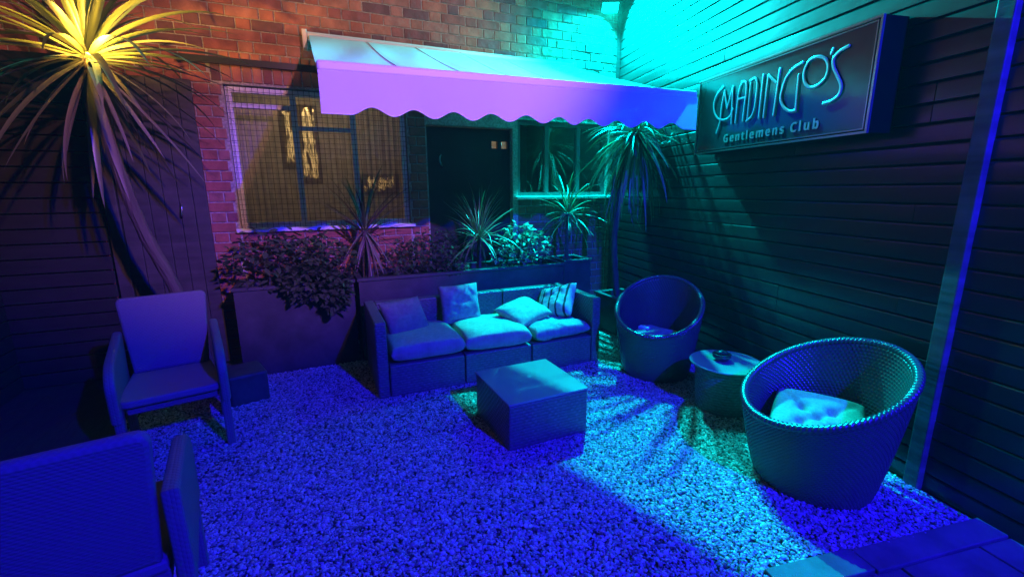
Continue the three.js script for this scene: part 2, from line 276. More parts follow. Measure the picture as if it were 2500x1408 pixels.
// ------------------------------------------------------------------ black clad wall (right)
const RW = { x: 2.784, z: -0.971, turn: Math.atan2(-0.985, -0.174) };     // local x runs along the wall towards the viewer, z out of it
const clad = thing('clad_wall', 'tall black wall of horizontal boards along the right side', 'wall', [RW.x, 0, RW.z], RW.turn);
{
  const S0 = -3.87, S1 = 3.6, H = 0.098, len = S1 - S0;
  part('backing', span(S0 - 0.1, S1, 0, 4.22, -0.25, -0.026), darkWood, clad);
  const sh = new THREE.Shape([[0, 0], [0.018, 0.0], [0.022, 0.003], ...[0, .2, .4, .6, .8, 1].map(t => [0.008 + 0.014 * Math.cos(t * Math.PI / 2), 0.0795 + 0.015 * Math.sin(t * Math.PI / 2)]), [0, 0.0945]].map(p => new THREE.Vector2(...p)));
  const boardGeo = (l, k) => { // moulded board of length l running along local x
    const g = worldUV(new THREE.ExtrudeGeometry(sh, { depth: l, bevelEnabled: false }).rotateY(Math.PI / 2).scale(1, 1, -1)), p = g.attributes.position, idx = [];
    for (let i = 0; i < p.count; i += 3) idx.push(i, i + 2, i + 1);
    g.setIndex(idx); const h = toCreasedNormals(g.toNonIndexed(), 0.6); const u = h.attributes.uv; for (let i = 0; i < u.count; i++) u.setXY(i, u.getX(i) * 0.7 + k * 0.31, u.getY(i) * 0.9 + k * 0.17);
    return h;
  };
  const cuts = [1.9, 2.7, 3.5, 4.4].map((l, k) => [l, boardGeo(l - 0.003, k), boardGeo(len - l - 0.003, k + 2)]);
  for (let i = 0; i < 43; i++) {
    const [l, g0, g1] = cuts[[0, 2, 1, 3][(i * 3 + (i >> 2)) % 4]];
    for (const [x, g] of [[S0, g0], [S0 + l, g1]]) { const b = part('board', g, cladM, clad, [x, 0.008 + i * H + rr(-0.001, 0.001), -0.022 + rr(-0.0015, 0.0015)]); b.rotation.x = rr(-0.012, 0.006); }
  }
  part('corner_trim', worldUV(span(S0 - 0.01, S0 + 0.05, 0, 4.2, 0.003, 0.05)), darkWood, clad);
}

// ------------------------------------------------------------------ club sign on the clad wall
{
  const s = thing('club_sign', 'black box sign with raised silver lettering mounted on the clad wall', 'sign', [RW.x, 0, RW.z], RW.turn);
  const x0 = -2.02, x1 = -0.55, y0 = 1.838, y1 = 2.408, d = 0.17;
  part('box', rbox(x1 - x0, y1 - y0, d - 0.012, 0.006, (x0 + x1) / 2, (y0 + y1) / 2, (d - 0.012) / 2 + 0.003), phys(.004, .004, .004, 0.9, { specularIntensity: 0.15 }), s);
  part('face', span(x0 + 0.02, x1 - 0.02, y0 + 0.02, y1 - 0.02, d - 0.012, d - 0.004), phys(.008, .05, .058, 0.2, { clearcoat: 0.5, clearcoatRoughness: 0.1 }), s);  // teal in the face colour stands in for cyan haze and reflections
  const t = 0.012, trims = [[x0, x1, y0, y0 + t], [x0, x1, y1 - t, y1], [x0, x0 + t, y0 + t, y1 - t], [x1 - t, x1, y0 + t, y1 - t], [x0 + .02, x1 - .02, y0 + 0.02, y0 + 0.026], [x0 + .02, x1 - .02, y1 - 0.026, y1 - 0.02], [x1 - 0.026, x1 - 0.02, y0 + .026, y1 - .026]];
  for (const [a, b, c, e] of trims) part('trim', span(a, b, c, e, d - 0.012, d + 0.004), mat(.32, .32, .33, 0.3, { metalness: 0.8 }), s);
  const silver = mat(.50, .50, .51, 0.32, { metalness: 0.4 });
  const stroke = (pts, w = 0.0125, closed = false, straight = false) => { w *= 0.74;
    let P = pts.map(([x, y]) => [x, y, d + 0.004]);
    const curve = straight ? (() => { const c = new THREE.CurvePath(); for (let i = 0; i + 1 < P.length; i++) c.add(new THREE.LineCurve3(V3(...P[i]), V3(...P[i + 1]))); return c; })() : new THREE.CatmullRomCurve3(P.map(p => V3(...p)), closed);
    const list = []; const n = straight ? 1 : 40;
    const g = straight ? merge(P.slice(0, -1).map((p, i) => new THREE.TubeGeometry(new THREE.LineCurve3(V3(...p), V3(...P[i + 1])), 1, w, 10))) : new THREE.TubeGeometry(curve, n, w, 10, closed);
    list.push(g); if (!closed) for (const e of (straight ? P : [P[0], P[P.length - 1]])) list.push(new THREE.SphereGeometry(w, 10, 8).translate(...e));
    const m = merge(list); const p = m.attributes.position; for (let i = 0; i < p.count; i++) p.setZ(i, d + 0.004 + (p.getZ(i) - d - 0.004) * 0.4); m.computeVertexNormals(); return m;
  };
  const letters = {
    m: [stroke([[-1.72, 2.305], [-1.784, 2.268], [-1.813, 2.214], [-1.807, 2.154], [-1.76, 2.091], [-1.687, 2.066], [-1.622, 2.081], [-1.595, 2.127]], .011), stroke([[-1.757, 1.979], [-1.728, 2.053], [-1.722, 2.162], [-1.704, 2.274]], .011), stroke([[-1.704, 2.274], [-1.659, 2.145], [-1.615, 2.285], [-1.598, 2.028]], .011, false, true)],
    a: [stroke([[-1.555, 2.029], [-1.553, 2.12], [-1.55, 2.223], [-1.534, 2.28], [-1.508, 2.298], [-1.484, 2.284], [-1.474, 2.24], [-1.478, 2.13], [-1.481, 2.028]], .011), stroke([[-1.55, 2.187], [-1.476, 2.187]], .009, false, true)],
    d: [stroke([[-1.437, 2.27], [-1.436, 2.026]], .010, false, true), stroke([[-1.444, 2.287], [-1.40, 2.294], [-1.377, 2.262], [-1.374, 2.17], [-1.378, 2.097], [-1.399, 2.048], [-1.446, 2.024]], .011)],
    i: [stroke([[-1.325, 2.296], [-1.328, 2.026]], .012, false, true)],
    n: [stroke([[-1.286, 2.026], [-1.28, 2.287], [-1.205, 2.225]], .0115, false, true), stroke([[-1.187, 2.303], [-1.200, 2.026]], .0125, false, true)],
    g: [stroke([[-1.015, 2.297], [-1.08, 2.279], [-1.129, 2.237], [-1.151, 2.17], [-1.156, 2.122], [-1.127, 2.068], [-1.069, 2.028], [-1.026, 2.026]], .0135), stroke([[-1.033, 2.233], [-1.026, 2.024]], .0125, false, true)],
    o: [stroke([[-0.924, 2.304], [-0.86, 2.279], [-0.833, 2.23], [-0.843, 2.173], [-0.892, 2.14], [-0.941, 2.142], [-0.983, 2.182], [-0.996, 2.241], [-0.971, 2.292]], .0135, true)],
    apostrophe: [stroke([[-0.816, 2.322], [-0.826, 2.296]], .008, false, true)],
    s: [stroke([[-0.722, 2.306], [-0.773, 2.293], [-0.806, 2.26], [-0.799, 2.222], [-0.766, 2.166], [-0.735, 2.107], [-0.743, 2.061], [-0.783, 2.037], [-0.832, 2.032]], .0135)],
  };
  for (const k of Object.keys(letters)) part('letter', letters[k], silver, s);
  const font = await new FontLoader().loadAsync('fonts/droid/droid_sans_bold.typeface.json');
  let x = -1.676; const size = 0.058, chars = 'Gentlemens Club';
  const widths = [...chars].map(c => font.data.glyphs[c].ha * size / font.data.resolution); const total = widths.reduce((a, b) => a + b, 0), gap = (0.83 - total) / (chars.length - 1);
  [...chars].forEach((c, i) => { if (c !== ' ') part('small_letter', new TextGeometry(c, { font, size, depth: 0.006, curveSegments: 5, bevelEnabled: false }).translate(x, 1.9, d - 0.003), silver, s); x += widths[i] + gap; });
}

// ------------------------------------------------------------------ post in front of the clad wall
{
  const o = single('timber_post', worldUV(rbox(0.07, 3.9, 0.07, 0.006, 0, 1.95, 0)), postM, 'tall square timber post standing against the clad wall behind the near tub chair', 'post', [2.805, 0, -1.10], RW.turn);
}

// ------------------------------------------------------------------ awning
{
  const a = thing('awning', 'pale retractable awning with scalloped valance over the seating', 'awning');
  const xl = 0.095, xr = 2.72, zw = WZ + 0.06, zf = -2.88, yw = 2.905;
  const nx = 90, nz = 30, P = [], U = [], I = [];
  const fx = (t, s) => (xl + (0.085 - xl) * s) + t * ((xr + (2.75 - xr) * s) - (xl + (0.085 - xl) * s));
  for (let j = 0; j <= nz; j++) for (let i = 0; i <= nx; i++) {
    const t = i / nx, s = j / nz, y = yw + (2.225 + 0.045 * t - yw) * s;
    const sag = -0.028 * Math.sin(Math.PI * s) * (0.6 + 0.4 * Math.sin(t * 9 + s * 3)) - 0.012 * Math.abs(Math.sin(t * Math.PI * 5)) * Math.sin(Math.PI * s) + 0.006 * Math.sin(t * 40 + s * 5) * Math.sin(Math.PI * s);
    P.push(fx(t, s), y + sag, zw + (zf - zw) * s); U.push(t * 2.7, s * 1.9);
  }
  for (let j = 0; j < nz; j++) for (let i = 0; i < nx; i++) { const k = j * (nx + 1) + i; I.push(k, k + nx + 1, k + 1, k + 1, k + nx + 1, k + nx + 2); }
  const g = new THREE.BufferGeometry(); g.setAttribute('position', new THREE.Float32BufferAttribute(P, 3)); g.setAttribute('uv', new THREE.Float32BufferAttribute(U, 2)); g.setIndex(I); g.computeVertexNormals();
  canvasM.side = THREE.DoubleSide;
  part('canopy', g, canvasM, a);
  for (let k = 1; k < 6; k++) { const t = k / 6 + 0.02; part('seam', tube([0, .2, .4, .6, .8, 1].map(s => { const sag = -0.028 * Math.sin(Math.PI * s) * (0.6 + 0.4 * Math.sin(t * 9 + s * 3)) - 0.012 * Math.abs(Math.sin(t * Math.PI * 5)) * Math.sin(Math.PI * s) + 0.006 * Math.sin(t * 40 + s * 5) * Math.sin(Math.PI * s); return [fx(t, s), yw + (2.225 + 0.045 * t - yw) * s + sag + 0.0005, zw + (zf - zw) * s]; }), 0.003, 30, 5), mat(.5, .45, .42, 0.9), a); }
  // front bar and valance
  const bar = part('front_bar', rbox(2.725, 0.062, 0.07, 0.02, 1.4425, 0, zf + 0.012, 3), mat(.70, .69, .68, 0.5), a, [0, 2.225, 0]); bar.rotation.z = 0.0163; bar.position.y = 2.222;
  const NV = 270, VP = [], VI = [], VU = [];
  for (let i = 0; i <= NV; i++) {
    const x = 0.085 + (2.80 - 0.085) * i / NV, top = 2.20 + 0.0163 * (x - 0.085);
    let bot = 1.974 + 0.013 * (x - 0.085); if (x > 0.235 && x < 2.672) bot += 0.0225 * (1 + Math.cos((x - 0.357) / 0.2437 * 2 * Math.PI));
    for (let j = 0; j <= 6; j++) { const s = j / 6; const zz = zf + 0.05 + 0.010 * s * Math.sin(x * 5.2 + 0.6) + 0.004 * s * Math.sin(x * 17); VP.push(x, top + (bot - top) * s, zz); VU.push(x, s * 0.25); }
  }
  for (let i = 0; i < NV; i++) for (let j = 0; j < 6; j++) { const k = i * 7 + j; VI.push(k, k + 1, k + 7, k + 7, k + 1, k + 8); }
  const vg = new THREE.BufferGeometry(); vg.setAttribute('position', new THREE.Float32BufferAttribute(VP, 3)); vg.setAttribute('uv', new THREE.Float32BufferAttribute(VU, 2)); vg.setIndex(VI); vg.computeVertexNormals();
  part('valance', vg, canvasM, a);
  const hem = []; for (let i = 0; i <= NV; i += 2) { const k = (i * 7 + 6) * 3; hem.push([VP[k], VP[k + 1], VP[k + 2]]); }
  part('hem', tube(hem, 0.0035, 400, 6), whitePaint, a);
  part('roller', new THREE.CylinderGeometry(0.04, 0.04, 2.69, 20).rotateZ(Math.PI / 2).translate(1.43, 2.885, WZ + 0.065), whitePaint, a);
  part('bracket', rbox(0.04, 0.16, 0.09, 0.008, 0.06, 2.86, WZ + 0.048), whitePaint, a);
  part('bracket', rbox(0.04, 0.16, 0.09, 0.008, 2.80, 2.86, WZ + 0.048), whitePaint, a);
  for (const [x, m] of [[0.35, 0.9], [2.5, 1.95]]) part('folding_arm', [tube([[x, 2.72, WZ + 0.04], [m, 2.47, WZ + 0.95]], 0.022, 2, 8), tube([[m, 2.47, WZ + 0.95], [x + (m - x) * 0.2, 2.20, zf - 0.02]], 0.022, 2, 8)], mat(.3, .3, .3, 0.5), a);
}

// ------------------------------------------------------------------ lamp fittings
function floodlight(L, label, size, lens, k) {
  const f = thing('floodlight', label, 'floodlight', L.pos); f.rotation.order = 'YXZ';
  const dir = V3(...L.aim).sub(V3(...L.pos)); f.rotation.y = Math.atan2(dir.x, dir.z); f.rotation.x = -Math.atan2(dir.y, Math.hypot(dir.x, dir.z));
  part('housing', [rbox(size * 1.5, size, size * 0.45, 0.01, 0, 0, -size * 0.26 - 0.03), box(size * 1.5, 0.006, 0.02, 0, size / 2, -0.02), box(size * 1.5, 0.006, 0.02, 0, -size / 2, -0.02)], blackMetal, f);
  part('lens', box(size * 1.36, size * 0.86, 0.006, 0, 0, -0.026), glow(lens, k), f);
  part('bracket', tube([[-size * 0.78, 0, -size * .3], [-size * 0.8, 0, -size * .7], [0, 0, -size * 0.9], [size * 0.8, 0, -size * .7], [size * 0.78, 0, -size * .3]], 0.007, 30, 6), blackMetal, f);
  return f;
}
floodlight(CYAN, 'cyan floodlight glaring high in the corner of the two walls', 0.13, [0, 1, .9], 6);
floodlight(CYAN2, 'second cyan floodlight on a long bracket above the awning end', 0.10, [0, 1, .9], 5);
single('lamp_bracket', [tube([[3.24, 3.42, -3.31], [2.70, 3.42, -3.31]], 0.012, 4, 8)], blackMetal, 'black bracket arm of the second cyan floodlight on the clad wall', 'bracket');
floodlight(BLUE, 'blue floodlight on the bracket of the clad wall behind the viewer', 0.16, [0, 0, 1], 6);
floodlight(PINK, 'pink floodlight at the end of the bracket arm behind the viewer', 0.14, [1, .4, .45], 5);
single('lamp_bracket', [tube([[2.34, 4.02, 2.42], [1.98, 4.02, 2.42], [1.78, 4.08, 2.42]], 0.014, 12, 8)], blackMetal, 'short black bracket arm holding two floodlights on the clad wall behind the viewer', 'bracket');
{
  const w = thing('garden_lamp', 'small amber uplighter glowing among the leaves of the left palm', 'lamp', AMBER.pos);
  part('cup', new THREE.LatheGeometry([[0.006, -0.075], [0.02, -0.07], [0.03, -0.04], [0.034, -0.012], [0.031, -0.012], [0.024, -0.04]].map(p => new THREE.Vector2(...p)), 24), blackMetal, w);
  part('globe', new THREE.SphereGeometry(0.026, 20, 14).translate(0, -0.034, 0), glow([1, .6, .18], 5), w);
  part('stake', tube([[0, -0.07, 0], [-0.02, -0.13, -0.05], [-0.05, -0.2, -0.11]], 0.005, 10, 6), blackMetal, w);
}

// ------------------------------------------------------------------ dark gate and left fence
{
  const g = thing('dark_gate', 'dark painted boarded gate left of the brick window', 'gate');
  for (let i = 0; i < 6; i++) part('board', worldUV(rbox(0.098, 2.42, 0.03, 0.004, -0.88 - i * 0.101, 1.24, -4.655)), gateM, g);
  part('post', worldUV(rbox(0.09, 2.5, 0.08, 0.006, -1.485, 1.25, -4.66)), gateM, g);
  part('handle', tube([[-1.02, 1.36, -4.63], [-1.02, 1.36, -4.60], [-1.01, 1.44, -4.598], [-1.02, 1.46, -4.63]], 0.008, 16, 8), steel, g);
  const e = thing('dark_fence', 'black slatted fence panel behind the left palm beside the gate', 'fence');
  for (let i = 0; i < 22; i++) part('slat', worldUV(rbox(0.72, 0.105, 0.022, 0.004, -1.90, 0.08 + i * 0.115, -4.62)), fenceM, e);
  const f = thing('dark_fence', 'black slatted fence in deep shade along the left side', 'fence');
  for (let i = 0; i < 20; i++) part('slat', worldUV(rbox(0.022, 0.105, 6.4, 0.004, -2.25, 0.08 + i * 0.115, -1.5)), fenceM, f);
  for (let i = 0; i < 5; i++) part('post', worldUV(rbox(0.07, 2.4, 0.07, 0.004, -2.31, 1.2, -4.55 + i * 1.5)), fenceM, f);
}

// ------------------------------------------------------------------ planters
function planter(x0, x1, y1, z0, z1, label) {
  const p = thing('planter_box', label, 'planter', [(x0 + x1) / 2, 0, (z0 + z1) / 2], 0, 'black planter boxes along the brick wall');
  const w = x1 - x0, d = z1 - z0, t = 0.03;
  for (const [a, b, c, e, nm] of [[-w / 2, w / 2, d / 2 - t, d / 2, 'front_panel'], [-w / 2, w / 2, -d / 2, -d / 2 + t, 'back_panel'], [-w / 2, -w / 2 + t, -d / 2 + t, d / 2 - t, 'side_panel'], [w / 2 - t, w / 2, -d / 2 + t, d / 2 - t, 'side_panel']]) part(nm, worldUV(span(a, b, 0, y1 - 0.02, c, e)), planterM, p);
  part('rim', [rbox(w + 0.03, 0.03, 0.05, 0.006, 0, y1 - 0.008, d / 2 - 0.012), rbox(w + 0.03, 0.03, 0.05, 0.006, 0, y1 - 0.008, -d / 2 + 0.012), rbox(0.05, 0.028, d - 0.074, 0.006, -w / 2 + 0.012, y1 - 0.008, 0), rbox(0.05, 0.028, d - 0.074, 0.006, w / 2 - 0.012, y1 - 0.008, 0)], planterM, p);
  part('soil', span(-w / 2 + t, w / 2 - t, y1 - 0.12, y1 - 0.06, -d / 2 + t, d / 2 - t), soilM, p);
  return p;
}
planter(-0.67, 0.27, 0.775, -4.66, -4.22, 'tall black planter box under the bushy shrub left of the sofa');
planter(0.31, 2.42, 0.785, -4.66, -4.18, 'long black planter box directly behind the sofa');
planter(2.46, 2.80, 0.80, -4.62, -4.24, 'square black planter at the right end of the row, holding a spiky plant');
planter(2.88, 3.24, 0.42, -4.24, -3.84, 'low black planter in the corner holding the tall palm');
single('storage_box', worldUV(rbox(0.26, 0.24, 0.3, 0.02, 0, 0.12, 0)), planterM, 'low dark box between the pale armchair and the tall planter', 'box', [-0.60, 0, -3.78], 0.3);

// ------------------------------------------------------------------ strap-leaved plants
const bladeCache = {};
function blade(elev, droop, wid) { // unit length leaf starting at the origin, growing to +z, arching down
  const k = [elev, droop, wid].map(q => q.toFixed(2)).join();
  return bladeCache[k] ??= (() => {
    const n = 12, P = [], I = []; let y = 0, z = 0;
    for (let i = 0; i <= n; i++) {
      const s = i / n, a = elev - droop * Math.pow(s, 1.4); if (i) { y += Math.sin(a) / n; z += Math.cos(a) / n; }
      const w = wid * Math.min(1, 0.45 + s * 2.2) * Math.pow(Math.max(0, 1 - Math.pow(s, 2.6)), 0.8), f = 0.35 * w;
      const ny = Math.cos(a), nz = -Math.sin(a);
      P.push(-w, y + f * ny, z + f * nz, 0, y, z, w, y + f * ny, z + f * nz);
    }
    for (let i = 0; i < n; i++) { const k = i * 3; I.push(k, k + 1, k + 3, k + 1, k + 4, k + 3, k + 1, k + 2, k + 4, k + 2, k + 5, k + 4); }
    const g = new THREE.BufferGeometry(); g.setAttribute('position', new THREE.Float32BufferAttribute(P, 3)); g.setIndex(I); g.computeVertexNormals(); return g;
  })();
}
function crown(parent, c, n, len, elev0, elev1, droop, wid, mats, keep = () => true) {
  let az = rr(0, 6);
  for (let i = 0; i < n; i++) {
    const t = i / (n - 1), e = elev1 + (elev0 - elev1) * (1 - t); az += 2.39996;
    const eq = Math.round((e + rr(-0.12, 0.12)) * 8) / 8, dq = Math.round((droop * rr(0.5, 1.35)) * 5) / 5;
    const L = len * rr(0.72, 1.08), a = az + rr(-0.25, 0.25);
    if (!keep(a, eq)) continue;
    const l = part('leaf', blade(eq, dq, wid), mats[Math.floor(rnd() * mats.length)], parent, [c[0] + Math.sin(a) * 0.02, c[1] + (t - 0.5) * -0.10, c[2] + Math.cos(a) * 0.02]);
    l.rotation.y = a; l.rotation.z = rr(-0.25, 0.25); l.scale.set(L, L, L);
  }
}
function trunkGeo(pts, r0, r1, seg = 40, rad = 12) {
  const curve = new THREE.CatmullRomCurve3(pts.map(p => V3(...p))); const g = new THREE.TubeGeometry(curve, seg, 1, rad); const p = g.attributes.position;
  for (let i = 0; i <= seg; i++) { const c = curve.getPointAt(i / seg), r = (r0 + (r1 - r0) * i / seg); for (let j = 0; j <= rad; j++) { const k = i * (rad + 1) + j; const q = r * (1 + 0.12 * (vnoise((j % rad) * 1.3, i * 0.8, 64) - 0.5) + 0.06 * Math.sin(i * 1.9)); p.setXYZ(k, c.x + (p.getX(k) - c.x) * q, c.y + (p.getY(k) - c.y) * q, c.z + (p.getZ(k) - c.z) * q); } }
  g.computeVertexNormals(); return g;
}
{ // left palm, crown lit amber from behind
  const t = thing('cabbage_palm', 'tall leaning palm with amber lit crown behind the pale armchair', 'palm tree', [-0.84, 0, -4.02]);
  part('trunk', trunkGeo([[0, 0, 0], [-0.06, 0.45, 0.02], [-0.16, 0.9, 0.05], [-0.27, 1.3, 0.09], [-0.33, 1.75, 0.14], [-0.35, 2.2, 0.18], [-0.36, 2.38, 0.2]], 0.048, 0.034), barkM, t);
  crown(t, [-0.36, 2.40, 0.2], 84, 0.92, 1.45, -0.1, 0.8, 0.025, [leafA, leafB, leafA]);
  crown(t, [-0.36, 2.34, 0.2], 28, 0.84, -0.3, -1.2, 0.4, 0.024, [leafDry, leafB, leafDry]);
}
{ // right palm in the corner
  const t = thing('cabbage_palm', 'slim palm with cyan lit drooping leaves in the far corner', 'palm tree', [3.03, 0.30, -4.02]);
  part('trunk', trunkGeo([[0, 0, 0], [-0.05, 0.35, 0.0], [-0.10, 0.85, 0.02], [-0.07, 1.35, 0.08], [0.02, 1.8, 0.14]], 0.036, 0.028), barkM, t);
  crown(t, [0.02, 1.83, 0.14], 84, 0.64, 0.95, -0.25, 1.2, 0.02, [leafA, leafB, leafB]);
  crown(t, [0.02, 1.80, 0.14], 64, 0.95, -0.45, -1.3, 0.6, 0.016, [leafB, leafDry]);
  crown(t, [0.02, 1.84, 0.14], 9, 0.55, 1.3, 1.0, 0.4, 0.012, [leafB]);
}
{ // three spiky plants in the planters
  const a = thing('spiky_plant', 'dark bronze spiky plant in front of the left window', 'plant', [0.40, 0.70, -4.42]);
  part('stem', trunkGeo([[0, 0, 0], [0.01, 0.25, 0], [0.02, 0.5, 0.01]], 0.035, 0.03), barkM, a);
  crown(a, [0.02, 0.5, 0.01], 30, 0.60, 1.5, 0.25, 0.5, 0.022, [leafRed, leafRed, leafA]);
  crown(a, [0.02, 0.46, 0.01], 26, 0.50, -0.5, -1.3, 0.25, 0.022, [leafDry, leafRed]);
  const b = thing('spiky_plant', 'fountain shaped spiky plant with drooping cyan leaves behind the sofa middle', 'plant', [1.52, 0.70, -4.36]);
  part('stem', trunkGeo([[0, 0, 0], [0.0, 0.2, 0], [0, 0.4, 0.01]], 0.022, 0.02), barkM, b);
  crown(b, [0, 0.41, 0.01], 60, 0.52, 1.5, 0.35, 0.5, 0.015, [leafA, leafB]);
  crown(b, [0, 0.40, 0.01], 26, 0.50, 0.3, -0.3, 1.3, 0.026, [leafB, leafB]);
  const c = thing('spiky_plant', 'small upright spiky plant in the end planter beside the corner palm', 'plant', [2.60, 0.72, -4.42]);
  part('stem', trunkGeo([[0, 0, 0], [-0.01, 0.3, 0], [0, 0.58, 0.0]], 0.022, 0.018), barkM, c);
  crown(c, [0, 0.58, 0], 60, 0.48, 1.5, -0.6, 0.9, 0.022, [leafA, leafB]);
}
// ------------------------------------------------------------------ leafy shrubs
function shrub(label, boxes, n, size, m) {
  const s = thing('shrub', label, 'shrub', [boxes[0][0], boxes[0][1] - boxes[0][4], boxes[0][2]]); const o = s.position;
  const P = [], I = []; const q = new THREE.Quaternion(), e = new THREE.Euler();
  for (let k = 0; k < n; k++) {
    const b = boxes[Math.floor(rnd() * boxes.length)]; let d; do d = V3(rr(-1, 1), rr(-1, 1), rr(-1, 1)); while (d.length() > 1); const l = d.length(); d.multiplyScalar(Math.pow(l, 0.4) / Math.max(l, 1e-3) * l ** 0.2);
    const c = V3(b[0] + d.x * b[3], b[1] + d.y * b[4], b[2] + d.z * b[5]).sub(o), L = size * rr(0.6, 1.2), w = L * rr(0.24, 0.34);
    e.set(rr(-0.9, 0.7), Math.atan2(d.x, d.z) + rr(-1.2, 1.2), rr(-0.7, 0.7), 'YXZ'); q.setFromEuler(e); const base = P.length / 3;
    for (const [x, y, z] of [[0, 0, 0], [-w * 0.85, 0.012 * L, L * 0.35], [0, -0.04 * L, L * 0.4], [w * 0.85, 0.012 * L, L * 0.35], [-w * 0.7, -0.04 * L, L * 0.7], [0, -0.1 * L, L * 0.7], [w * 0.7, -0.04 * L, L * 0.7], [0, -0.2 * L, L]]) { const v = V3(x, y, z).applyQuaternion(q).add(c); P.push(v.x, v.y, v.z); }
    I.push(...[0, 2, 1, 0, 3, 2, 1, 2, 4, 2, 5, 4, 2, 3, 5, 3, 6, 5, 4, 5, 7, 5, 6, 7].map(i => i + base));
  }
  const g = new THREE.BufferGeometry(); g.setAttribute('position', new THREE.Float32BufferAttribute(P, 3)); g.setIndex(I); g.computeVertexNormals();
  const f = part('foliage', g, m, s);
  const st = []; for (let i = 0; i < 14; i++) { const b = boxes[i % boxes.length]; st.push(tube([[b[0] - o.x + rr(-.05, .05), 0.7 - o.y, b[2] - o.z], [b[0] - o.x + rr(-.6, .6) * b[3], b[1] - o.y, b[2] - o.z + rr(-.5, .5) * b[5]], [b[0] - o.x + rr(-.9, .9) * b[3], b[1] - o.y + b[4] * 0.7, b[2] - o.z + rr(-.8, .8) * b[5]]], 0.004, 8, 5)); }
  part('stems', st, barkM, s); return s;
}
shrub('bushy dark green shrub spilling over the tall planter below the left window', [[-0.42, 0.98, -4.36, 0.30, 0.26, 0.26], [-0.12, 1.0, -4.32, 0.32, 0.24, 0.28], [0.08, 0.92, -4.26, 0.22, 0.24, 0.24], [-0.08, 0.80, -4.14, 0.22, 0.16, 0.12], [0.10, 0.70, -4.10, 0.10, 0.16, 0.07]], 1500, 0.075, shrubM);
shrub('low dark shrub between the bronze and fountain shaped spiky plants', [[0.78, 0.93, -4.36, 0.20, 0.20, 0.2], [1.05, 0.98, -4.38, 0.22, 0.22, 0.2], [1.2, 0.85, -4.28, 0.16, 0.12, 0.12]], 900, 0.055, shrubM);
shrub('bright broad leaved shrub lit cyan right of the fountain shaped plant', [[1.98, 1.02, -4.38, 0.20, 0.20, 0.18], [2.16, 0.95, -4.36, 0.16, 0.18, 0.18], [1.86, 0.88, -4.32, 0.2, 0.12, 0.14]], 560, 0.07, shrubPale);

// ------------------------------------------------------------------ soft things
function pillowGeo(w, h, t, sd, wrinkle = 0.006, ears = 0.10, full = 0.55, n = 34) {
  const P = [], U = [], I = [];
  for (const side of [1, -1]) {
    const base = P.length / 3;
    for (let j = 0; j <= n; j++) for (let i = 0; i <= n; i++) {
      const a = i / n * 2 - 1, b = j / n * 2 - 1, ed = Math.pow(1 - a ** 4, full) * Math.pow(1 - b ** 4, full);
      const pinch = 1 - ears * (1 - Math.abs(a * b)) * (Math.abs(a) ** 6 + Math.abs(b) ** 6) * 0.6;
      const wr = wrinkle * (fbm(a * 3 + sd, b * 3 + sd * 2 + side, 64, 3) - 0.5) * 2 + wrinkle * 0.8 * Math.sin((a - b) * 7 + sd + 3 * vnoise(a * 2 + sd, b * 2, 64)) * Math.abs(a * b);
      P.push(a * w / 2 * pinch, side * (t / 2 * ed + wr * ed), b * h / 2 * pinch); U.push((a + 1) / 2 * w / 0.45, (b + 1) / 2 * h / 0.45);
    }
    for (let j = 0; j < n; j++) for (let i = 0; i < n; i++) { const k = base + j * (n + 1) + i; side > 0 ? I.push(k, k + n + 1, k + 1, k + 1, k + n + 1, k + n + 2) : I.push(k, k + 1, k + n + 1, k + 1, k + n + 2, k + n + 1); }
  }
  const g = new THREE.BufferGeometry(); g.setAttribute('position', new THREE.Float32BufferAttribute(P, 3)); g.setAttribute('uv', new THREE.Float32BufferAttribute(U, 2)); g.setIndex(I); const m = mergeVertices(g, 1e-5); m.computeVertexNormals(); return m;
}
function soft(name, label, cat, w, h, t, m, pos, rot, sd, group, wr, ears, full) {
  const o = single(name, pillowGeo(w, h, t, sd, wr, ears, full), m, label, cat, pos, 0, group); o.rotation.set(...rot, 'YXZ'); return o;
}

// ------------------------------------------------------------------ sofa
{
  const s = thing('sofa', 'long low woven rattan sofa with three seats under the awning', 'sofa', [1.315, 0, -3.68]);
  const L = 1.98, D = 0.76, x0 = -L / 2, arm = 0.09, w = (L - 2 * arm) / 3;
  for (let i = 0; i < 3; i++) {
    const cx = x0 + arm + w * (i + 0.5);
    part('seat_module', worldUV(rbox(w - 0.008, 0.255, D - 0.1, 0.012, cx, 0.1375, 0.05)), rattan, s);
    part('backrest', worldUV(rbox(w - 0.008, 0.595, 0.095, 0.012, cx, 0.3075, -D / 2 + 0.05)), rattan, s);
  }
  for (const k of [-1, 1]) part('arm', worldUV(rbox(arm - 0.006, 0.60, D, 0.012, k * (L / 2 - arm / 2), 0.31, 0)), rattan, s);
  for (const kx of [-0.93, -0.32, 0.32, 0.93]) for (const kz of [-0.32, 0.32]) part('foot', box(0.05, 0.014, 0.05, kx, 0.007, kz), blackMetal, s);
}
